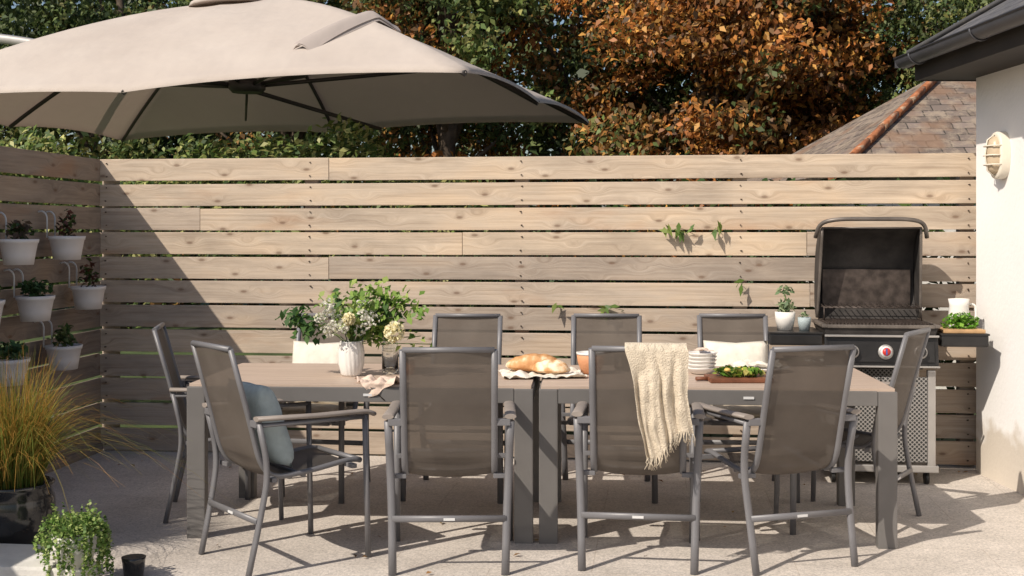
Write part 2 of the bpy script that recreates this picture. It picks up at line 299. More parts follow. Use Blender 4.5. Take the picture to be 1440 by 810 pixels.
def rnd_path(pts,r=0.05,n=5):
    pts=[Vector(p) for p in pts]; out=[pts[0]]
    for i in range(1,len(pts)-1):
        a,b,c=pts[i-1],pts[i],pts[i+1]
        d1=min(r,(a-b).length*.48); d2=min(r,(c-b).length*.48)
        p1=b+(a-b).normalized()*d1; p2=b+(c-b).normalized()*d2
        for k in range(n+1):
            t=k/n; out.append(p1*(1-t)**2+b*2*t*(1-t)+p2*t*t)
    out.append(pts[-1]); return out
def leaves(name,C,size,col,mat='leaf',parent=None,up=0.5,aspect=0.5,loc=(0,0,0),nbias=None,droop=0.3):
    C=np.asarray(C,float); n=len(C); size=np.broadcast_to(size,(n,)).reshape(n,1)
    nr=rng.normal(size=(n,3)); 
    nr[:,2]=np.abs(nr[:,2])+up
    if nbias is not None: nr+=nbias
    nr/=np.linalg.norm(nr,axis=1,keepdims=True)
    d=rng.normal(size=(n,3)); d[:,2]-=droop*2; d-=nr*np.sum(d*nr,1,keepdims=True); d/=np.linalg.norm(d,axis=1,keepdims=True)
    w=np.cross(nr,d)
    V=np.stack([C-d*size*.5, C-d*size*.05+w*size*aspect*.5+nr*size*.1, C+d*size*.5-nr*size*.08, C-d*size*.05-w*size*aspect*.5+nr*size*.1],1).reshape(-1,3)
    me=bpy.data.meshes.new(name); me.vertices.add(4*n); me.vertices.foreach_set('co',V.astype(np.float32).ravel())
    me.loops.add(4*n); me.loops.foreach_set('vertex_index',np.arange(4*n,dtype=np.int32))
    me.polygons.add(n); me.polygons.foreach_set('loop_start',np.arange(0,4*n,4,dtype=np.int32)); me.polygons.foreach_set('loop_total',np.full(n,4,dtype=np.int32))
    me.update(calc_edges=True)
    ca=me.color_attributes.new('Col','FLOAT_COLOR','CORNER')
    cc=np.ones((n,4,4),np.float32); cc[:,:,:3]=np.asarray(col)[:,None,:]; ca.data.foreach_set('color',cc.ravel())
    me.materials.append(M[mat]); me.validate()
    return place(name,me,parent,loc)
def pick(pal,n,jit=0.2):
    pal=np.array(pal); c=pal[rng.integers(0,len(pal),n)]; return np.clip(c*(1+rng.normal(size=(n,1))*jit),0.005,1)
def ball(n,c,r,shell=0.3):
    d=rng.normal(size=(n,3)); d/=np.linalg.norm(d,axis=1,keepdims=True)
    return np.array(c)+d*np.array(r)*(rng.random((n,1))**shell)
# ---------------------------------------------------------------- camera
TH=math.radians(6); CH=1.5
cam=bpy.data.cameras.new('camera'); co=bpy.data.objects.new('camera',cam); COL.objects.link(co)
co.location=(0,0,CH); co.rotation_euler=(math.radians(90),0,TH)
cam.sensor_width=36; cam.lens=1700/1440*36; cam.shift_y=-80/1440; cam.clip_end=2000; cam.clip_start=0.05
S.camera=co
# ---------------------------------------------------------------- light
sd=Vector((-0.765,-0.80,1.0)).normalized()
sl=bpy.data.lights.new('sun','SUN'); so=bpy.data.objects.new('sun',sl); COL.objects.link(so)
sl.energy=5.0; sl.angle=math.radians(0.5); sl.color=(1.0,0.91,0.79)
so.rotation_euler=sd.to_track_quat('Z','Y').to_euler(); so.location=(-6,-6,9)
W=bpy.data.worlds.new('World'); S.world=W; W.use_nodes=True; wn=W.node_tree
sk=wn.nodes.new('ShaderNodeTexSky'); sk.sky_type='NISHITA'; sk.sun_disc=False
sk.sun_elevation=math.asin(sd.z); sk.sun_rotation=math.atan2(sd.x,sd.y)%(2*math.pi); sk.dust_density=2.0
wn.links.new(sk.outputs[0],wn.nodes['Background'].inputs['Color']); wn.nodes['Background'].inputs['Strength'].default_value=0.11
# ---------------------------------------------------------------- ground
def quad(name,pts,mat):
    me=bpy.data.meshes.new(name); me.from_pydata(pts,[],[list(range(len(pts)))]); me.materials.append(M[mat]); return place(name,me)
quad('ground',[(-400,-400,0),(400,-400,0),(400,400,0),(-400,400,0)],'lawn')
quad('patio_paving',[(-7,-5,.004),(8,-5,.004),(8,8.0,.004),(-7,8.0,.004)],'paving')
# ---------------------------------------------------------------- fences
def fence(name,axis,a0,a1,fixed,mat,side,joints,sun_notch=None):
    b=B().usernd(); pitch=.1655; h=.1495
    for i in range(12):
        z=.02+pitch*i+h/2; s0=a0
        if sun_notch and i>=9: s0=sun_notch  # unseen stretch of fence kept lower to let sun onto the grass
        js=[s0]+sorted(j for j in joints[11-i] if j>s0)+[a1]
        for k in range(len(js)-1):
            l=js[k+1]-js[k]-.003; c=(js[k]+js[k+1])/2; rc=(random.random(),random.random(),random.random())
            if i>=10: rc=(0.75+.25*rc[0],rc[1],rc[2])
            tz=random.uniform(-.0025,.0025); ty=random.uniform(-.002,.004); hh=h+random.uniform(-.003,.003)
            if axis=='X': b.box((c,fixed+ty,z+tz),(l,.024,hh),Matrix.Rotation(random.uniform(-.0016,.0016),3,'Y'),.004,0,rc)
            else: b.box((fixed+ty,c,z+tz),(.024,l,hh),Matrix.Rotation(random.uniform(-.0016,.0016),3,'X'),.004,0,rc)
    if axis=='Y': b.box((fixed+.02,(a0+a1)/2,.03),(.02,a1-a0,.055),None,.003,0,(.3,.4,.5))  # base board added to stop sun leaking under the side fence
    p=a0+.05
    while p<a1:
        rc=(.1,random.random(),random.random()); ph=1.94 if not(sun_notch and p<sun_notch) else 1.45
        if axis=='X': b.box((p,fixed+side*.07,.97),(.09,.09,1.94),None,.004,0,rc)
        else: b.box((fixed+side*.07,p,ph/2),(.09,.09,ph),None,.004,0,rc)
        if axis=='X':
            for i in range(12):
                for dz in (-.045,.045):
                    z=.02+pitch*i+h/2+dz; b.tube([(p+random.uniform(-.01,.01),fixed-.02,z),(p,fixed-.0105,z)],.0045,n=8,mi=1,ref=(0,0,1))
        p+=1.42
    return b.obj(name,[mat,'screw'])
fence('timber_fence','X',-3.66,4.2,7.912,'fence',1,[[-2.06],[],[-2.95],[-1.16,1.07],[-2.06],[1.09],[],[-2.06],[1.06],[],[-1.16],[]])
fence('timber_fence','Y',2.2,7.895,-3.66,'fenceY',-1,[[5.4],[],[3.9],[],[4.6],[],[],[5.9],[],[],[4.0],[]],sun_notch=4.75)
def sprig(c,n,rad,parent=None):
    e=empty('climbing_vine_sprig',c)
    cols=pick([(0.12,0.20,0.04),(0.07,0.13,0.03),(0.20,0.26,0.06)],n)
    P_=np.column_stack([rng.uniform(-rad,rad,n),rng.uniform(-.07,-.02,n),rng.uniform(-.04,.03,n)])
    leaves('leaves',P_,rng.uniform(.06,.11,n),cols,parent=e,up=.1,aspect=.36,nbias=np.array([0,-1.6,.3]),droop=.4)
    b=B(); b.tube([(-rad,-.03,-.02),(0,-.05,.02),(rad,-.02,0),(rad*.6,.03,-.02)],.002,n=5); b.obj('stem',['stem'],e)
sprig((.25,7.9,1.50),12,.09); sprig((.49,7.9,1.50),3,.03); sprig((-.17,7.9,.985),8,.07); sprig((-.53,7.9,.99),3,.03); sprig((.64,7.9,1.16),2,.02)
# ---------------------------------------------------------------- house (right)
H=empty('rendered_house',(2.08,7.76,0),math.radians(8))
b=B(); b.box((3.0,-6.0,1.225),(6.0,12.0,2.45)); b.obj('walls',['wall'],H)
b=B(); b.box((3.0,-5.95,2.475),(6.62,12.12,.05)); b.obj('soffit',['soffit'],H)
b=B(); b.box((-.325,-5.95,2.52),(.025,12.16,.15),None,.003); b.box((3.0,.125,2.52),(6.62,.025,.15),None,.003); b.obj('fascia',['soffit'],H)
b=B()
def gut(u,v):
    a=math.pi+math.pi*u; return Vector((-.40+.058*math.cos(a),-12+12.16*v,2.585+.058*math.sin(a)))
b.grid(gut,10,2)
def gut2(u,v):
    a=math.pi+math.pi*u; return Vector((-.40+.052*math.cos(a),-12+12.16*v,2.585+.052*math.sin(a)))
b.grid(gut2,10,2)
b.tube([(-.458,-12,2.588),(-.458,.16,2.588)],.007,n=8)
for y in np.arange(-10,.2,.9): 
    b.tube([(-.40+.064*math.cos(a),y,2.585+.064*math.sin(a)) for a in np.linspace(math.pi,2*math.pi,9)],.012,.004,ref=(0,1,0),n=6)
b.box((-.40,.155,2.56),(.11,.008,.06),None,.002)
b.obj('gutter',['gutter'],H)
def roofplane(name,pts,uvs,mat,parent):
    me=bpy.data.meshes.new(name); me.from_pydata(pts,[],[list(range(len(pts)))]); uv=me.uv_layers.new(name='UVMap')
    for i,u in enumerate(uvs): uv.data[i].uv=u
    me.materials.append(M[mat]); o=place(name,me,parent)
    md=o.modifiers.new('solid','SOLIDIFY'); md.thickness=.03; md.offset=-1
    return o
tp=math.tan(math.radians(32)); ez=2.61
roofplane('roof_side',[(-.37,.14,ez),(-.37,-12,ez),(3,-12,ez+3.37*tp),(3,-3.23,ez+3.37*tp)],[(0,0),(12.1,0),(12.1,3.97),(3.4,3.97)],'slate_new',H)
roofplane('roof_rear',[(-.37,.14,ez),(3,-3.23,ez+3.37*tp),(6.37,.14,ez)],[(0,0),(3.4,3.97),(6.7,0)],'slate_new',H)
roofplane('roof_far',[(6.37,.14,ez),(3,-3.23,ez+3.37*tp),(3,-12,ez+3.37*tp),(6.37,-12,ez)],[(0,0),(3.4,3.97),(12.1,3.97),(12.1,0)],'slate_new',H)
b=B(); b.tube([(-.37,.14,ez+.01),(3,-3.23,ez+3.37*tp+.01)],.04,.02,ref=(1,1,0),n=8); b.tube([(3,-3.23,ez+3.37*tp+.02),(3,-12,ez+3.37*tp+.02)],.06,.04,n=8); b.obj('hip_tiles',['slate_new'],H)
LE=empty('bulkhead_wall_lamp',(2.134,7.37,1.945),math.radians(8))
b=B()
def sup(rx,rz,x,n=28): return [Vector((x,rx*math.copysign(abs(math.cos(a))**.8,math.cos(a)),rz*math.copysign(abs(math.sin(a))**.8,math.sin(a)))) for a in np.linspace(0,2*math.pi,n,endpoint=False)]
def loft(b,rings,mi=0,cap=True):
    R=[[b.bm.verts.new(p) for p in r] for r in rings]; n=len(R[0])
    for i in range(len(R)-1):
        for j in range(n):
            f=b.bm.faces.new([R[i][j],R[i][(j+1)%n],R[i+1][(j+1)%n],R[i+1][j]]); f.material_index=mi; f.smooth=True
    if cap: b.bm.faces.new(R[-1]).material_index=mi
loft(b,[sup(.085,.14,0),sup(.085,.14,-.045),sup(.08,.135,-.055),sup(.068,.118,-.055)]); b.obj('body',['lampbody'],LE)
b=B(); loft(b,[sup(.066,.113,-.05),sup(.062,.108,-.07),sup(.05,.09,-.090),sup(.028,.055,-.100),sup(.008,.02,-.102)]); b.obj('glass',['lampglass'],LE)
b=B()
for z in (-.055,0,.055): b.tube([(-.05,-.078,z),(-.095,-.06,z),(-.113,0,z),(-.095,.06,z),(-.05,.078,z)],.0045,n=6)
b.tube([(-.05,0,-.128),(-.10,0,-.09),(-.113,0,0),(-.10,0,.09),(-.05,0,.128)],.0045,n=6)
b.obj('cage',['lampbody'],LE)
# ---------------------------------------------------------------- outbuilding behind
O=empty('slate_roofed_outbuilding',(0,0,0))
b=B(); b.box((5.1,12.5,1.0),(6.4,3.6,2.0)); b.obj('walls',['stonewhite'],O)
A=(3.02,12.38,3.10); Cn=(1.63,10.42,1.98); E_=(1.02,14.7,1.98); A2=(8,12.38,3.10); C2=(8,10.42,1.98); E2=(8,14.7,1.98)
roofplane('roof_front',[Cn,C2,A2,A],[(0,0),(6.4,0),(6.4,2.27),(1.4,2.27)],'slate_old',O)
roofplane('roof_end',[E_,Cn,A],[(0,0),(4.3,0),(2.1,2.0)],'slate_old',O)
roofplane('roof_back',[E2,E_,A,A2],[(0,0),(7,0),(5,2.6),(0,2.6)],'slate_old',O)
b=B()
def ridge(p,q,n):
    p=Vector(p);q=Vector(q)
    for i in range(n):
        a=p.lerp(q,i/n+.004); c=p.lerp(q,(i+1)/n-.004); up=Vector((0,0,.012*(random.random()-.3)))
        b.tube([a+up,c+up],.085,.04,ref=(0.2,1,0.0),n=10)
ridge(A,Cn,8); ridge(A,A2,13); b.obj('ridge_tiles',['ridge'],O)
# ---------------------------------------------------------------- tables
def table(loc,rz):
    T=empty('patio_dining_table',loc,rz); w=1.69; d=.95; h=.745
    b=B()
    for sx in (-1,1):
        for sy in (-1,1): b.box((sx*(w/2-.046),sy*(d/2-.03),h/2-.0),(.09,.058,h-.004),None,.006)
        b.box((sx*(w/2-.03),0,h-.035),(.058,d-.12,.07),None,.004)
    for sy in (-1,1): b.box((0,sy*(d/2-.025),h-.035),(w-.186,.046,.07),None,.004)
    b.box((0,0,h-.05),(.05,d-.11,.04))
    b.obj('frame',['tframe'],T)
    b=B(); n=5; pw=(d-.03)/n
    for i in range(n): b.box((0,-(d-.03)/2+pw*(i+.5),h+.004),(w-.02,pw-.002,.016),None,.002)
    b.obj('top',['ttop'],T)
    b=B(); b.box((0.15 if loc[0]>-0.5 else 0.05,-d/2-.0025,h-.035),(.05,.002,.012)); b.obj('label',['label'],T)
    return T
TR=math.radians(2.6)
table((-1.37,6.20,0),TR); table((.345,6.278,0),TR)
TZ=.745+.013
# ---------------------------------------------------------------- chairs
def chair_meshes():
    prof=rnd_path([(0,.27,.435),(0,.22,.445),(0,0,.415),(0,-.17,.405),(0,-.235,.47),(0,-.30,.72),(0,-.375,.985)],.07,5)
    b=B(); BW=.198
    for s in (-1,1):
        x=s*BW
        b.tube([(x,p.y,p.z) for p in prof],.015,.012,n=10)
        b.tube(rnd_path([(s*.272,.27,.0),(s*.268,.255,.655)],.03),.017,.013,n=10)
        b.tube(rnd_path([(s*.268,-.275,.665),(s*.262,-.225,.45),(s*.252,-.26,.25),(s*.245,-.315,0)],.15,7),.018,.013,n=10)
        b.tube([(s*.268,.255,.645),(s*.268,-.27,.655)],.014,.010,n=8)
        b.box((s*.235,-.275,.66),(.065,.03,.03),None,.004)
        b.box((s*.232,.2,.425),(.075,.025,.02),None,.003); b.box((s*.23,-.2,.41),(.075,.025,.02),None,.003)
    b.tube([(-BW,-.375,.985),(BW,-.375,.985)],.013,.013,ref=(0,1,0),n=10)
    b.tube([(-BW,.27,.435),(BW,.27,.435)],.013,.013,ref=(0,1,0),n=10)
    b.tube([(-.25,-.272,.235),(.25,-.272,.235)],.015,.009,ref=(0,0,1),n=10)
    b.tube([(-BW,-.02,.40),(BW,-.02,.40)],.010,.010,ref=(0,0,1),n=8)
    fr=b.mesh('chair_frame',['frame'])
    b=B()
    for s in (-1,1):
        b.tube(rnd_path([(s*.27,.30,.655),(s*.27,.26,.672),(s*.27,0,.674),(s*.268,-.29,.685)],.04),.026,.011,n=12)
    ar=b.mesh('chair_arms',['arm'])
    P_=[Vector(p) for p in prof]; n=len(P_)
    L_=[0]
    for i in range(1,n): L_.append(L_[-1]+(P_[i]-P_[i-1]).length)
    def at(t):
        t*=L_[-1]
        for i in range(1,n):
            if t<=L_[i]+1e-9:
                k=(t-L_[i-1])/max(1e-9,L_[i]-L_[i-1]); return P_[i-1].lerp(P_[i],k)
        return P_[-1]
    b=B()
    def fn(u,v):
        p=at(v*.985+.008); s=(1-(2*u-1)**2)*.018
        sag=Vector((0,s*(-.6 if v>.5 else 0),-s if v<.5 else 0))
        return Vector(((2*u-1)*(BW-.008),p.y,p.z))+sag
    b.grid(fn,10,60)
    sl_=b.mesh('chair_sling',['sling'])
    b=B(); b.box((0,-.283,.235),(.05,.003,.011)); lb=b.mesh('chair_label',['label'])
    return fr,ar,sl_,lb
FR,AR,SL,LB=chair_meshes()
def chair(x,y,deg):
    c=empty('patio_armchair',(x,y,0.004),math.radians(deg))
    place('frame',FR,c); place('armrests',AR,c); place('sling_seat',SL,c); place('label',LB,c); return c
C1=(-1.62,5.46); C3=(0.0,5.64)
c1=chair(*C1,-46); c2=chair(-.86,5.51,7); c3=chair(*C3,-1); c4=chair(.61,5.72,23)
c5=chair(1.07,6.47,62); c6=chair(-2.18,6.30,-74)
cb=[chair(-1.88,6.80,176),chair(-1.03,6.87,180),chair(-.19,6.96,181),chair(.58,7.04,183)]
def throwfn(u,v):
    x=-.055+u*.265
    Lf=.10; Lt=.56+.06*math.sin(u*4.2+1.2); s=v*Lt
    nz=mnoise.noise(Vector((u*3.2,v*1.2,4.0)))
    fold=.022*math.sin(u*11+v*1.6+nz*3)+.010*mnoise.noise(Vector((u*9,v*5,1)))
    if s<Lf: z=.985-(Lf-s); y=-.335+fold*.3
    elif s<Lf+.05:
        a=(s-Lf)/.05*math.pi; y=-.368+.026*math.cos(a); z=.993+.02*math.sin(a); y+=fold*.08
    else:
        q=s-Lf-.05; z=.985-q; y=-.396+q*.10-(abs(fold)*1.2)*min(1,q*6)-.010
        xc=.10; x=x+(xc-x)*min(.36,q*.9)*.6+q*.13
        x+=.008*math.sin(q*14+u*2)+.006*mnoise.noise(Vector((u*6,q*12,8)))
        z+=.004*mnoise.noise(Vector((u*12,q*12,3)))
    return Vector((x,y,z))
b=B(); b.grid(throwfn,80,70)
for i in range(54):
    u=(i+.5)/54; p=throwfn(u,1.0); 
    b.tube([p,p+Vector((random.uniform(-.008,.008),-.004,-.02)),p+Vector((random.uniform(-.014,.014),random.uniform(-.01,.0),-.04-random.random()*.018))],.0017,n=4)
th=b.obj('linen_throw',['linen'],None,(C3[0],C3[1],.004),math.radians(-1)); 
def cush(name,loc,w,h,t,rx,rz,mat):
    b=B(); b.cushion((0,0,0),w,h,t,Matrix.Rotation(rz,3,'Z')@Matrix.Rotation(rx,3,'X'),seed=loc[0]*7); return b.obj(name,[mat],None,loc)
def cl(c,deg,ly,lz): a=math.radians(deg); return (c[0]-math.sin(a)*ly,c[1]+math.cos(a)*ly,lz)
cush('scatter_cushion',cl(C1,-46,-.14,.63),.38,.40,.14,math.radians(20),math.radians(-46),'cushblue')
cush('scatter_cushion',cl((-1.88,6.80),176,-.15,.66),.37,.40,.13,math.radians(20),math.radians(176),'clothw')
cush('seat_cushion',cl((-1.88,6.80),176,.06,.475),.38,.38,.06,math.radians(90),math.radians(176),'cushbeige')
cush('seat_cushion',cl((-1.03,6.87),180,.06,.475),.38,.38,.06,math.radians(90),math.radians(180),'framedark')
cush('scatter_cushion',cl((.58,7.04),183,-.15,.655),.38,.42,.14,math.radians(20),math.radians(183),'clothw')
cush('seat_cushion',cl((.58,7.04),183,.06,.475),.38,.38,.07,math.radians(90),math.radians(183),'cushbeige')
# ---------------------------------------------------------------- umbrella
U=empty('cantilever_parasol',(0,0,0))
NRc=Vector((-1.095,7.607,0)); FRc=Vector((-.467,11.303,0)); FLc=Vector((-5.723,12.932,0)); NLc=Vector((-6.35,9.237,0))
RZ=2.53; RISE=.97
def cpt(s,t,dz=0):
    a=(s+1)/2; bb=(t+1)/2
    p=(NLc*(1-a)+NRc*a)*(1-bb)+(FLc*(1-a)+FRc*a)*bb
    m_=max(abs(s),abs(t)); k=min(abs(s),abs(t))/max(m_,1e-6)
    sag=.03*m_*(1-m_)*4*((2*k-1)**2-1)
    edge=.05*(m_**6)*(1-(2*k-1)**2)
    return Vector((p.x,p.y,RZ+RISE*(1-m_**1.6)+sag*.6+edge+dz))
b=B(); NN=28
def canpanel(side):
    def fn(u,v):
        r=.03+.97*u; k=(2*v-1)*r
        if side==0: s,t=k,-r
        elif side==1: s,t=r,k
        elif side==2: s,t=-k,r
        else: s,t=-r,-k
        return cpt(s,t)
    b.grid(fn,NN,32)
for i in range(4): canpanel(i)
for (s0,t0,s1,t1) in ((-1,-1,1,-1),(1,-1,1,1),(1,1,-1,1),(-1,1,-1,-1)):
    def hf(u,v,s0=s0,t0=t0,s1=s1,t1=t1):
        return cpt(s0+(s1-s0)*u,t0+(t1-t0)*u)+Vector((0,0,-.025*v))
    b.grid(hf,32,1)
b.lathe([(.50,0.0),(.48,.04),(.3,.09),(.1,.12),(.02,.13)],cpt(0,0)+Vector((0,0,-.07)),24)
b.obj('canopy',['canopy'],U)
b=B()
def strap(u,v):
    q=cpt(.50+.20*v,-.84+.26*v)
    hh=.012+.045*math.sin(math.pi*min(1,v*1.05))**.8
    wd=.20*(1-.45*v)
    side=Vector((.75,-.25,.0))*(wd*(u-.5))
    cs=.03*math.sin(math.pi*u)
    return q+Vector((0,0,hh+cs))+side+Vector((0,0,-.16*(u-.5)*wd*2))
b.grid(strap,6,20)
def strapb(u,v): return strap(u,v)-Vector((0,0,.012))+Vector((0,0,-(strap(u,v).z-cpt(.50+.20*v,-.84+.26*v).z)*.55*(1 if u<.02 or u>.98 else 0)))
b.grid(strapb,6,20); b.obj('strap',['strap'],U)
b=B()
dirs=[(1,-1),(1,1),(-1,1),(-1,-1),(0,-1),(1,0),(0,1),(-1,0)]
hub=cpt(0,0); hub.z=2.76
for (s,t) in dirs:
    b.tube([cpt(s*q,t*q,-.03) for q in np.linspace(.02,.998,16)],.022,.015,ref=(0,0,1),n=6)
    b.tube([hub,cpt(s*.62,t*.62,-.05)],.018,.012,ref=(0,0,1),n=6)
b.lathe([(.13,-.05),(.16,-.02),(.16,.05),(.05,.08)],hub,16)
b.tube([hub,cpt(0,0)+Vector((0,0,.06))],.03,n=10)
b.tube([hub+Vector((0,0,-.02)),cpt(.20,.985,-.06)],.02,.013,ref=(0,0,1),n=6)
b.tube([hub+Vector((0,0,-.02)),cpt(-.32,.80,-.18)],.02,.013,ref=(0,0,1),n=6)
b.obj('ribs',['umbframe'],U)
b=B(); mt=Vector((-8.74,12.15,3.55)); ap=cpt(0,0)
b.tube(rnd_path([ap+Vector((0,0,-.02)),(-5.606,11.477,3.30),(-6.716,11.86,3.52),mt],.5,6),.05,.035,ref=(0,0,1),n=10); b.tube([(mt.x,mt.y,0),(mt.x,mt.y,3.75)],.055,n=14); b.box((mt.x,mt.y,.06),(1.0,1.0,.12),None,.02); b.obj('mast',['steel'],U)
# ---------------------------------------------------------------- BBQ
Q=empty('gas_barbecue',(1.42,7.55,0),0)
b=B()
for x in (-.29,.29):
    for y in (-.21,.21): b.box((x,y,.38),(.045,.045,.60),None,.005)
b.box((0,0,.10),(.66,.47,.04),None,.006); b.obj('cart',['steel'],Q)
b=B(); b.box((-.135,-.222,.39),(.262,.012,.50),None,.003); b.box((.135,-.222,.39),(.262,.012,.50),None,.003); b.box((0,.2,.39),(.55,.01,.5)); b.obj('doors',['perf'],Q)
b=B()
for x in (-.045,.045): b.tube([(x,-.25,.52),(x,-.25,.60)],.007,n=8)
b.obj('door_handles',['steel'],Q)
b=B()
for x in (-.27,.27):
    for y in (-.18,.18):
        b.tube([(x-.012,y,.04),(x+.012,y,.04)],.036,n=16,ref=(0,0,1)); b.box((x,y,.075),(.03,.03,.03),None,.003)
b.obj('casters',['knob'],Q)
b=B(); b.box((0,-.215,.795),(.655,.05,.185),Matrix.Rotation(math.radians(-8),3,'X'),.008); b.obj('control_panel',['black'],Q)
b=B(); b.box((0,-.245,.882),(.655,.02,.012),None,.003); b.box((0,-.268,.705),(.655,.02,.010),None,.003); b.obj('panel_trim',['steel'],Q)
b=B(); b.box((0,-.250,.79),(.600,.006,.12),Matrix.Rotation(math.radians(-8),3,'X'),.002); b.obj('panel_face',['black'],Q)
def knobat(x,y,z,r,mats,nm):
    b=B(); R=Matrix.Rotation(math.radians(82),4,'X')
    b.lathe([(r*1.3,-.004),(r*1.3,.003),(r*1.05,.008)],mi=0); b.lathe([(r,.0),(r*.95,.022),(r*.5,.027),(0.001,.027)],mi=1,flute=.03,fn=14)
    if len(mats)>2:
        b.lathe([(r*.7,.027),(r*.7,.030),(.001,.030)],mi=2)
        b.box((0,0,.031),(r*.25,r*1.1,.004),None,0,3)
    else: b.box((0,0,.032),(r*.22,r*1.5,.012),None,.001,0)
    bmesh.ops.transform(b.bm,matrix=Matrix.Translation((x,y,z))@R,verts=list(b.bm.verts)); b.obj(nm,mats,Q)
knobat(-.17,-.262,.79,.030,['steel','knob'],'knob'); knobat(.02,-.262,.79,.034,['steel','label','red','blue'],'dial'); knobat(.22,-.262,.79,.030,['steel','knob'],'knob')
b=B()
def fb(w0,d0,z0,w1,d1,z1,t=.02):
    for sx in (-1,1):
        b.grid(lambda u,v,sx=sx: Vector((sx*((w0+(w1-w0)*v)/2),(-.5+u)*(d0+(d1-d0)*v),z0+(z1-z0)*v)),2,2,smooth=False)
        b.grid(lambda u,v,sx=sx: Vector((sx*((w0+(w1-w0)*v)/2-t),(-.5+u)*(d0+(d1-d0)*v-2*t),z0+.01+(z1-z0-.01)*v)),2,2,smooth=False)
        b.grid(lambda u,v,sx=sx: Vector(((-.5+u)*(w0+(w1-w0)*v),sx*((d0+(d1-d0)*v)/2),z0+(z1-z0)*v)),2,2,smooth=False)
        b.grid(lambda u,v,sx=sx: Vector(((-.5+u)*(w0+(w1-w0)*v-2*t),sx*((d0+(d1-d0)*v)/2-t),z0+.01+(z1-z0-.01)*v)),2,2,smooth=False)
    b.grid(lambda u,v: Vector(((-.5+u)*w0,(-.5+v)*d0,z0)),1,1)
fb(.50,.34,.68,.66,.44,.93); b.obj('firebox',['blackmatt'],Q)
b=B()
for x in (-.325,.325): b.box((x,0,.938),(.03,.46,.02),None,.005)
for y in (-.215,.215): b.box((0,y,.936),(.62,.03,.02),None,.005)
b.obj('firebox_rim',['lidrim'],Q)
b=B()
for i in range(30): b.box((-.30+i*.0207,-.01,.948),(.010,.39,.014),None,.002)
for y in (-.19,0,.19): b.box((0,y,.936),(.60,.014,.012))
b.obj('cooking_grate',['castiron'],Q)
b=B()
lw=.635; LK=.86
def lz(z): return .96+(z-.95)*LK
_lp=rnd_path([(0,.20,.95),(0,.275,1.05),(0,.30,1.25),(0,.27,1.46),(0,.17,1.575),(0,.07,1.60)],.08,4)
def lp(t):
    pts=_lp; i=t*(len(pts)-1); k=min(int(i),len(pts)-2); p=pts[k].lerp(pts[k+1],i-k); return Vector((0,p.y,lz(p.z)))
def lw_(t): return lw*(1-.05*t)
b.grid(lambda u,v: Vector(((u-.5)*lw_(v),lp(v).y,lp(v).z)),6,26,0)
b.grid(lambda u,v: Vector(((u-.5)*(lw_(v)-.03),lp(v).y-.014,lp(v).z-.008)),6,26,0)
for sx in (-1,1):
    for off in (0,.012):
        def sf(u,v,sx=sx,off=off):
            p=lp(v); q=Vector((0,.155-.09*v,lz(.95+.65*v))); r_=p.lerp(q,u); return Vector((sx*(lw_(v)/2-off),r_.y,r_.z))
        b.grid(sf,4,26,0)
b.obj('lid',['blackmatt'],Q)
b=B()
for sx in (-1,1):
    b.tube([(sx*(lw_(v)/2-.006),.155-.09*v,lz(.95+.65*v)) for v in np.linspace(0,1,12)],.009,.007,n=8)
b.tube([(-.30,.068,lz(1.60)),(.30,.068,lz(1.60))],.009,.007,ref=(0,1,0),n=8)
zz=lz(1.60)
b.tube(rnd_path([(-.335,.085,zz-.06),(-.315,.05,zz+.03),(-.22,.0,zz+.055),(.22,.0,zz+.055),(.315,.05,zz+.03),(.335,.085,zz-.06)],.09,5),.013,n=10,ref=(0,0,1))
b.obj('lid_handle',['lidrim'],Q)
b=B(); b.box((0,.245,1.13),(.54,.01,.26),None,.003)
for y in (.03,.09,.15): b.tube([(-.29,y,1.03),(.29,y,1.03)],.004,n=5)
for i in range(16): b.tube([(-.27+i*.036,.02,1.035),(-.27+i*.036,.20,1.045)],.003,n=5)
for x in (-.29,.29): b.tube([(x,.03,.95),(x,.03,1.03),(x,.2,1.05)],.004,n=5)
b.obj('warming_rack',['castiron'],Q)
for x0,x1,nm in ((-.650,-.335,'side_shelf'),(.34,.62,'side_shelf')):
    b=B(); b.box(((x0+x1)/2,-.02,.855),(x1-x0-.01,.42,.07),None,.012); b.box(((x0+x1)/2,-.02,.893),(x1-x0,.43,.012),None,.004); b.obj(nm,['black'],Q)
b=B(); b.tube([(-.20,.1,.55),(-.15,.15,.25),(.1,.1,.2)],.01,n=6); b.lathe([(.13,0),(.14,.05),(.14,.34),(.10,.42),(.04,.44)],(0,0.02,.12),20); b.obj('gas_bottle',['framedark'],Q)
def herb(name,loc,r,h,pm,n,pal,pr,leaf,prof=None,asp=.5,up=.6):
    e=empty(name,loc)
    b=B(); b.lathe(prof or [(r*.75,0),(r*.95,h*.6),(r,h),(r*.9,h),(r*.85,h*.85),(.001,h*.85)],n=24); b.obj('pot',[pm],e)
    leaves('foliage',ball(n,(0,0,h+pr[2]*.7),pr,.5),rng.uniform(.6,1.2,n)*leaf,pick(pal,n),parent=e,aspect=asp,up=up)
    return e
SU=[(0.22,0.30,0.16),(0.16,0.24,0.12),(0.30,0.36,0.2)]
herb('succulent_pot',(.885,7.50,.899),.062,.11,'white',60,SU,(.06,.06,.045),.05,asp=.45)
herb('succulent_pot',(.995,7.46,.899),.040,.08,'cushblue',30,SU,(.03,.03,.02),.025)
b=B(); b.tube([(0,0,.1),(.01,0,.17),(-.01,0,.24)],.004,n=5)
cu=empty('succulent_cutting',(.885,7.50,.899)); b.obj('stem',['stem'],cu)
leaves('leaves',ball(30,(0,0,.235),(.055,.05,.03),.5),.045,pick(SU,30),parent=cu,aspect=.5)
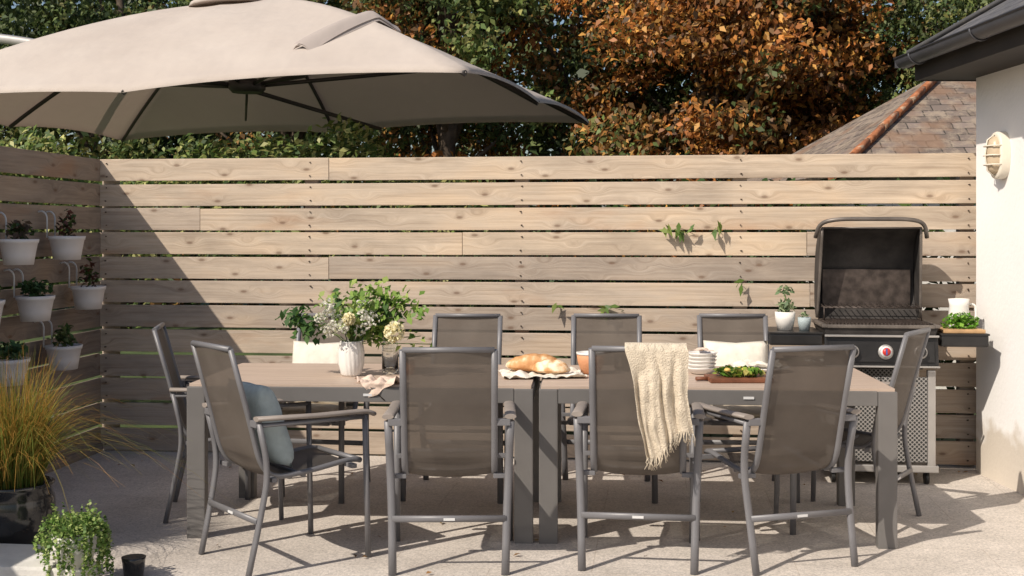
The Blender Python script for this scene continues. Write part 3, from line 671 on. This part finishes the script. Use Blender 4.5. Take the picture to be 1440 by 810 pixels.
e=empty('herb_board',(1.90,7.43,.899)); b=B(); b.box((0,0,.012),(.24,.2,.022),None,.006); b.obj('board',['oakwood'],e)
leaves('herbs',ball(520,(-.0,0,.06),(.11,.08,.06),.6),rng.uniform(.018,.04,520),pick([(0.13,0.30,0.03),(0.22,0.40,0.06),(0.08,0.20,0.02)],520),parent=e,aspect=.7,up=.8)
e=empty('white_jug',(1.93,7.58,.899)); b=B(); b.lathe([(.05,0),(.058,.02),(.062,.08),(.055,.15),(.062,.19),(.056,.19),(.05,.15),(.055,.08),(.05,.02),(.001,.015)],n=32)
b.tube(rnd_path([(.055,0,.16),(.10,0,.155),(.10,0,.06),(.057,0,.05)],.03),.007,n=8,ref=(0,1,0)); b.obj('body',['white'],e)
# ---------------------------------------------------------------- fence pots
def fpot(y,z,seed,kind):
    e=empty('hanging_fence_planter',(-3.60,y,z))
    def ov(rx,ry,zz): return [Vector((.115+rx*math.cos(a),ry*math.sin(a),zz)) for a in np.linspace(0,2*math.pi,32,endpoint=False)]
    b=B(); loft(b,[ov(.078,.088,-.075),ov(.086,.098,-.02),ov(.098,.112,.045),ov(.103,.118,.048),ov(.106,.122,.070),ov(.10,.115,.070),ov(.097,.11,.045)],0,False)
    b.bm.faces.new([b.bm.verts.new(p) for p in ov(.078,.088,-.075)])
    b.obj('bucket',['potgrey'],e)
    b=B(); b.bm.faces.new([b.bm.verts.new(p) for p in ov(.097,.11,.05)]); b.obj('soil',['soil'],e)
    b=B()
    for yy in (-.05,.05): b.tube(rnd_path([(.012,yy,.06),(.012,yy,.20),(-.02,yy,.225),(-.05,yy,.215)],.03),.0055,n=6)
    b.obj('hook',['label'],e)
    n=[110,160,80,120][kind%4]; pr=[(.07,.10,.07),(.09,.12,.06),(.06,.08,.11),(.08,.10,.08)][kind%4]
    pal=[[(.05,.09,.03),(.10,.07,.05)],[(.05,.11,.04),(.08,.15,.06)],[(.12,.05,.04),(.06,.10,.03)],[(.07,.13,.04),(.14,.18,.07)]][kind%4]
    leaves('foliage',ball(n,(.115,0,.08+pr[2]*.5),pr,.6),rng.uniform(.03,.06,n),pick(pal,n),parent=e)
for i,(y,z,k) in enumerate([(7.08,1.40,2),(6.50,1.385,0),(7.37,1.08,2),(6.69,1.055,1),(7.04,.735,3),(6.13,1.06,3),(6.4,.72,1)]): fpot(y,z,i,k)
# ---------------------------------------------------------------- grass planter & others
G=empty('ornamental_grass_planter',(-2.88,5.33,.004))
b=B(); b.lathe([(.12,0),(.16,.05),(.185,.16),(.18,.26),(.165,.31),(.18,.33),(.17,.335),(.15,.31),(.15,.28),(.001,.28)],n=40); b.obj('pot',['glazedpot'],G)
def blades(name,n,r0,hmin,hmax,spread,parent,pal,base,w=.004,seg=7):
    V=[];F=[];Cc=[]
    for i in range(n):
        a=random.uniform(0,2*math.pi); rr=r0*math.sqrt(random.random()); p=Vector((rr*math.cos(a),rr*math.sin(a),base))
        a2=a+random.gauss(0,.8); h=random.uniform(hmin,hmax); sp=abs(random.gauss(0,spread))+.03; dr=random.uniform(0,.3)+sp*.9
        dirv=Vector((math.cos(a2),math.sin(a2),0)); yaw=random.uniform(0,3.1); pw=Vector((math.cos(yaw),math.sin(yaw),0))
        c0,c1=random.choice(pal)
        k0=len(V)
        for s in range(seg+1):
            t=s/seg; q=p+dirv*(sp*t**1.7)+Vector((0,0,h*(t-dr*t**3))); ww=w*(1-t*.85)
            V+= [q-pw*ww,q+pw*ww]
        for s in range(seg):
            F.append((k0+2*s,k0+2*s+1,k0+2*s+3,k0+2*s+2)); t=s/seg; Cc.append([c0[j]*(1-t)+c1[j]*t for j in range(3)])
    me=bpy.data.meshes.new(name); me.from_pydata([tuple(v) for v in V],[],F); ca=me.color_attributes.new('Col','FLOAT_COLOR','CORNER')
    cc=np.ones((len(F),4,4),np.float32); cc[:,:,:3]=np.array(Cc)[:,None,:]; ca.data.foreach_set('color',cc.ravel()); me.materials.append(M['grassblade']); return place(name,me,parent)
blades('grass_blades',1700,.12,.40,.80,.30,G,[((.16,.18,.04),(.58,.31,.07)),((.14,.20,.04),(.42,.32,.07)),((.22,.18,.04),(.62,.31,.07)),((.10,.17,.03),(.22,.26,.05))],.28,.0028)  # gold-green blades, colours brightened to stand in for sunlight
T_=empty('trailing_succulent_planter',(-2.36,4.86,.10))
b=B(); b.lathe([(.07,0),(.085,.06),(.095,.13),(.085,.13),(.001,.12)],n=28); b.obj('pot',['stonewhite'],T_)
# crown of beads plus individual hanging strands
pts=[]
pts.append(ball(900,(0,0,.145),(.105,.10,.07),.5))
for i in range(95):
    a=random.uniform(0,2*math.pi); r0=random.uniform(.06,.10); L_=random.uniform(.05,.27); top=random.uniform(.13,.18); nb=int(L_/.007)+8
    for j in range(nb):
        t=j/nb; rr=r0+.05*min(1,t*2.4)+.01*math.sin(t*9+i); zz_=top+.03*math.sin(min(1,t*2.2)*math.pi)-L_*max(0,t-.15)
        pts.append(np.array([[rr*math.cos(a)+random.gauss(0,.004),rr*math.sin(a)+random.gauss(0,.004),max(-.09,zz_)]]))
for i in range(26):
    a=random.uniform(0,2*math.pi); x0=.05*math.cos(a); y0=.05*math.sin(a); hh=random.uniform(.03,.10)
    for j in range(7): pts.append(np.array([[x0*(1+j*.12)+random.gauss(0,.004),y0*(1+j*.12)+random.gauss(0,.004),.18+hh*j/7]]))
p=np.concatenate(pts); n=len(p)
leaves('trailing_foliage',p,rng.uniform(.011,.021,n),pick([(.26,.38,.10),(.16,.28,.06),(.38,.46,.16),(.09,.16,.04)],n),parent=T_,aspect=.85,up=.4)
b=B(); b.box((-2.86,4.95,.055),(.86,.36,.105),None,.012); b.obj('stone_plinth',['stonewhite'])
b=B(); b.box((-2.36,4.86,.05),(.14,.14,.095),None,.01); b.obj('stone_block',['stonewhite'])
b=B(); b.lathe([(.04,0),(.05,.08),(.052,.09),(.045,.09),(.001,.085)],n=20); b.obj('small_dark_pot',['glazedpot'],None,(-2.17,5.02,.004))
# ---------------------------------------------------------------- table items
V_=empty('flower_vase',(-1.47,6.09,TZ))
b=B(); b.lathe([(.045,0),(.052,.01),(.064,.06),(.066,.12),(.058,.17),(.056,.178),(.05,.178),(.05,.12),(.001,.05)],n=72,flute=.035,fn=18,twist=22); b.obj('vase',['white'],V_)
lc=[];ls=[];lcol=[]
b=B()
GL=[(.24,.36,.07),(.15,.26,.05),(.36,.44,.13)]; GD=[(.05,.11,.03),(.08,.16,.04)]
for i in range(34):
    x=random.gauss(0,.15); y=random.gauss(0,.08); z=.26+random.random()*.2-.25*abs(x)
    if i==0: x,y,z=.30,0,.40
    if i==1: x,y,z=-.30,0,.28
    if i==2: x,y,z=.26,-.02,.30
    end=Vector((x,y,z)); mid=Vector((x*.35,y*.35,.17+.5*(z-.17)))
    P_=[Vector((x*.05,y*.05,.10)),Vector((x*.1,y*.1,.17)),mid,end]; b.tube(rnd_path(P_,.05,3),.0025,n=5)
    pal=GL if random.random()<.6 else GD
    for j in range(15):
        t=random.uniform(.35,1.05); q=mid.lerp(end,max(0,(t-.35)/.65)); lc.append([q.x+random.gauss(0,.025),q.y+random.gauss(0,.025),q.z+random.gauss(0,.02)]); ls.append(random.uniform(.025,.065)); lcol.append(random.choice(pal))
for (cx,cz,nn,pal) in ((.24,.38,50,GL),(.34,.33,30,GL),(-.28,.30,50,GD),(-.22,.24,40,GD),(0.05,.42,30,GL),(.16,.33,40,GD),(.14,.42,36,GL)):
    for j in range(nn): lc.append([cx+random.gauss(0,.035),random.gauss(0,.04),cz+random.gauss(0,.03)]); ls.append(random.uniform(.03,.065)); lcol.append(random.choice(pal))
b.obj('stems',['stem'],V_)
leaves('foliage',lc,np.array(ls),np.array(lcol),parent=V_,aspect=.6,up=.3,nbias=np.array([-.5,-.8,.3]))
pc=[];ps=[];pcol=[]
for i in range(18):
    h=Vector((random.uniform(-.14,.14),random.uniform(-.15,-.06),random.uniform(.22,.40))); r_=random.uniform(.02,.034)
    for j in range(34):
        d=Vector((random.gauss(0,1),random.gauss(0,1),random.gauss(0,1))).normalized(); pc.append(list(h+d*r_)); ps.append(.017); pcol.append((.74,.72,.64) if random.random()<.8 else (.55,.58,.35))
leaves('small_white_flowers',pc,np.array(ps),np.array(pcol),'petal',V_,aspect=.8,up=.1)
pc=[];pcol=[];ps=[]
for (hx,hy,hz,R_) in ((.245,-.10,.235,.052),(.02,-.13,.30,.030)):
    for j in range(220):
        d=Vector((random.gauss(0,1),random.gauss(0,1)-.3,random.gauss(0,1))).normalized(); rad=R_*random.uniform(.75,1); pc.append([hx+d.x*rad,hy+d.y*rad,hz+d.z*rad]); ps.append(.024); pcol.append((.80,.72,.42) if random.random()<.6 else (.82,.78,.58))
leaves('dahlia_blooms',pc,np.array(ps),np.array(pcol),'petal',V_,aspect=.6,up=.1,nbias=np.array([-.3,-.8,0]))
Bt=empty('glass_bottle',(-1.29,6.20,TZ))
b=B(); b.lathe([(.040,.0),(.043,.01),(.043,.14),(.036,.175),(.016,.21),(.015,.26),(.018,.262),(.018,.275),(.012,.275),(.012,.21),(.033,.172),(.040,.14),(.040,.012),(.001,.008)],n=32); b.obj('glass',['glass'],Bt)
b=B(); b.lathe([(.011,.262),(.013,.28),(.017,.285),(.017,.30),(.001,.305)],n=16); b.tube([(.018,0,.26),(.024,0,.275),(.018,0,.30),(0,0,.305)],.0015,n=5,ref=(0,1,0)); b.obj('stopper',['white'],Bt)
e=empty('candle_glass',(-1.19,6.17,TZ)); b=B(); b.lathe([(.03,0),(.036,.03),(.036,.075),(.032,.075),(.032,.05),(.001,.05)],n=24); b.obj('holder',['terra'],e)
def cloth(name,cx,cy,w,d,mat,amp=.012,edge=None,rz=0,seed=0,n=44):
    b=B()
    def fn(u,v):
        x=(u-.5)*w;y=(v-.5)*d
        x+=.02*mnoise.noise(Vector((u*3,v*3,seed))); y+=.02*mnoise.noise(Vector((u*3,v*3,seed+9)))
        z=.003+amp*(abs(mnoise.noise(Vector((x*14,y*14,seed))))*2+.5*abs(mnoise.noise(Vector((x*33,y*33,seed+3)))))
        X=x*math.cos(rz)-y*math.sin(rz); Y=x*math.sin(rz)+y*math.cos(rz)
        if edge is not None and Y+cy<edge:
            ov=edge-(Y+cy); return Vector((X,edge-cy-.006-z*.6,-ov+.012))
        return Vector((X,Y,z))
    b.grid(fn,n,n); return b.obj(name,[mat],None,(cx,cy,TZ))
cloth('linen_napkin',-1.25,5.81,.22,.20,'napkin',.022,5.742,.5,3)
b=B(); b.tube([(-1.29,5.732,TZ-.01),(-1.22,5.732,TZ-.075)],.003,n=5); b.obj('napkin_tie',['bark'])
cloth('bread_cloth',-.50,6.20,.42,.34,'clothw',.018,None,.2,5)
e=empty('bread_loaf',(-.52,6.24,TZ+.012)); b=B()
def loaf(cx,cy,rx,ry,rz_,seed,rot):
    def fn(u,v):
        a=2*math.pi*u; f=math.pi*(v-.5); d=Vector((math.cos(a)*math.cos(f),math.sin(a)*math.cos(f),math.sin(f)))
        k=1+.07*mnoise.noise(d*2.3+Vector((seed,0,0)))
        X=d.x*rx*k; Y=d.y*ry*k; Z=d.z*rz_*k
        if Z<0: Z*=.35
        sl=math.sin(X/rx*9+Y*10); 
        if d.z>.3: Z-=.006*max(0,sl)**4
        return Vector((cx+X*math.cos(rot)-Y*math.sin(rot),cy+X*math.sin(rot)+Y*math.cos(rot),Z+rz_*.35))
    b.grid(fn,48,26)
loaf(-.02,.04,.15,.07,.068,1,.1); loaf(.07,-.05,.10,.06,.055,4,-.2); b.obj('loaf',['bread'],e)
e=empty('terracotta_bowl',(-.25,6.30,TZ)); b=B(); b.lathe([(.035,0),(.05,.01),(.068,.06),(.073,.105),(.067,.105),(.062,.06),(.04,.02),(.001,.015)],n=36); b.obj('bowl',['terra'],e)
b=B(); b.lathe([(.074,.100),(.076,.112),(.069,.113),(.066,.103)],n=36); b.obj('rim',['white'],e)
e=empty('bowl_stack',(.32,6.36,TZ)); b=B()
for i in range(5): b.lathe([(.03,0),(.05,.004),(.072,.028),(.078,.036),(.073,.036),(.048,.01),(.001,.008)],(0.002*i,0,i*.019),n=36)
b.obj('bowls',['white'],e)
cloth('folded_napkin',.32,6.36,.10,.10,'napkin',.012,None,.7,8).location.z=TZ+.115
e=empty('salad_board',(.49,6.08,TZ)); b=B(); b.box((0,0,.012),(.31,.20,.022),Matrix.Rotation(.12,3,'Z'),.006); b.tube([(-.15,-.02,.012),(-.21,-.035,.012)],.014,.010,n=8,ref=(0,1,0)); b.obj('board',['boardwood'],e)
n=300; leaves('salad_leaves',ball(n,(.0,0,.045),(.125,.085,.022),.6),rng.uniform(.02,.05,n),pick([(.14,.28,.04),(.30,.40,.06),(.09,.18,.03),(.42,.38,.12)],n),parent=e,aspect=.75)
b=B()
for i in range(4):
    x=random.uniform(-.09,.09); y=random.uniform(-.07,.03); b.lathe([(.001,0),(.014,.003),(.017,.010),(.010,.016),(.001,.018)],(x,y,.052),n=12)
b.obj('lemon_slices',['lemon'],e)
e=empty('serving_platter',(.62,6.50,TZ)); b=B(); b.lathe([(.09,0),(.13,.006),(.175,.024),(.17,.027),(.128,.012),(.001,.010)],n=40,sy=.75); b.obj('platter',['white'],e)
cloth('table_linen',.62,6.50,.28,.2,'clothw',.02,None,.1,15).location.z=TZ+.024
e=empty('drinking_glass',(-.10,6.40,TZ))
b=B(); b.lathe([(.028,0),(.032,.03),(.034,.09),(.031,.09),(.029,.012),(.001,.010)],n=24); b.obj('tumbler',['glass'],e)
# ---------------------------------------------------------------- fallen leaves scattered on the paving
n=70; xx=rng.uniform(-3.4,2.0,n); yy=np.where(rng.random(n)<.6,7.85-np.abs(rng.normal(size=n))*.25,rng.uniform(4.8,7.6,n))
leaves('fallen_leaves',np.column_stack([xx,yy,np.full(n,.016)]),rng.uniform(.02,.045,n),pick([(.30,.16,.06),(.22,.12,.05),(.38,.26,.10)],n),up=4.0,aspect=.6)
# ---------------------------------------------------------------- trees
OR=[(.46,.19,.04),(.36,.13,.03),(.55,.29,.07),(.26,.10,.03),(.15,.08,.03)]
BR=[(.28,.13,.04),(.18,.10,.035),(.38,.21,.06),(.13,.13,.04),(.10,.14,.04)]
GN=[(.13,.18,.05),(.09,.14,.04),(.20,.24,.07),(.28,.27,.09)]
DG=[(.06,.095,.035),(.09,.13,.04),(.14,.18,.06)]
TB=np.array([-.45,-.55,.15])
def tree(name,x,y,cz,rx,rz,pals,nclump=75,nl=330,ls=(.065,.135)):
    e=empty(name,(x,y,0)); b=B()
    h=cz+rz*.6
    b.tube([(0,0,0),(.08,0,.8),(-.05,.05,1.8),(.1,0,h*.7),(.0,0,h)],.17,n=10,taper=[1.25,1,.8,.5,.15])
    cc=[]
    for i in range(nclump):
        d=Vector((random.gauss(0,1),random.gauss(0,1),random.gauss(0,1))).normalized()*(random.random()**.45); cc.append(Vector((d.x*rx,d.y*rx*.8,cz+d.z*rz)))
    for c in cc[:22]:
        z0=max(.9,c.z*.55); b.tube([(0,0,z0),(c.x*.4,c.y*.4,(z0+c.z)/2+.1),tuple(c)],.05,n=7,taper=[1,.6,.2])
    b.obj('trunk',['bark'],e)
    PP=[];SS=[];CC=[]
    for c in cc:
        r_=random.uniform(.28,.68); n=int(nl*(r_/.55)**2); pal=random.choice(pals); br=random.uniform(.5,1.25)
        PP.append(ball(n,c,(r_,r_,r_*.6),.5)); SS.append(rng.uniform(*ls,n)); CC.append(pick(pal,n,.28)*br)
    leaves('crown',np.concatenate(PP),np.concatenate(SS),np.clip(np.concatenate(CC),.005,.9),'tleaf',parent=e,up=.0,aspect=.55,droop=.5,nbias=TB)
tree('broadleaf_tree',-10.6,16.5,3.8,2.2,3.0,[DG,GN],60,200)
tree('broadleaf_tree',-7.6,17.0,3.8,2.1,3.0,[DG,GN,DG],75,280)
tree('chestnut_tree',-4.9,16.6,3.9,2.0,3.0,[DG,BR,DG,GN],75)
tree('chestnut_tree',-2.6,16.2,3.8,1.9,3.0,[BR,DG,OR,BR,GN],90)
tree('chestnut_tree',-.7,17.2,3.9,1.8,3.0,[DG,BR,GN,OR],85)
tree('chestnut_tree',.9,16.0,3.6,1.8,2.9,[OR,OR,BR,OR],105)
tree('chestnut_tree',2.5,17.2,4.0,1.7,2.9,[OR,BR,OR],95)
tree('ash_tree',4.5,16.6,4.0,1.9,2.7,[GN,GN,DG],95,380,(.05,.10))
tree('ash_tree',6.8,17.5,4.0,2.0,3.0,[GN,DG],75)
tree('ash_tree',9.4,17.0,3.8,2.2,3.0,[GN,DG,BR],60,200)
n=42000
p=np.column_stack([rng.uniform(-20,18,n),rng.uniform(20,23,n),rng.uniform(0,6.6,n)]); q=(np.sin(p[:,0]*1.3)+np.sin(p[:,0]*.7+p[:,2]*1.1)+rng.normal(size=n)*.4)
pal=np.where(q[:,None]>.3,pick(BR,n,.3)*.6,pick(DG,n,.3)*.7)  # backing leaves darkened in colour so gaps between crowns read as shade
leaves('distant_tree_backing',p,rng.uniform(.2,.4,n),np.clip(pal,.004,1),'dleaf',up=.1)
n=22000; x=rng.uniform(-9,-1.0,n); y=rng.uniform(8.35,9.6,n); top=2.14+.14*np.sin(x*2.1)+.08*np.sin(x*5.3)+.06*np.sin(x*11)-np.clip((x+2.4),0,2)*.3; z=top-np.abs(rng.normal(size=n))*.45
z=np.where(z<.2,rng.uniform(.2,2,n),z)
leaves('hedge',np.column_stack([x,y,z]),rng.uniform(.045,.09,n),pick([(.09,.15,.04),(.14,.20,.05),(.28,.32,.10),(.05,.09,.03),(.40,.40,.16)],n),up=.3,nbias=TB)
n=6000; x=rng.uniform(-1,4.0,n); y=rng.uniform(8.25,8.9,n); z=rng.uniform(.1,1.85,n)
leaves('undergrowth',np.column_stack([x,y,z]),rng.uniform(.06,.12,n),pick([(.05,.09,.025),(.08,.12,.03),(.04,.06,.02)],n),up=.3)
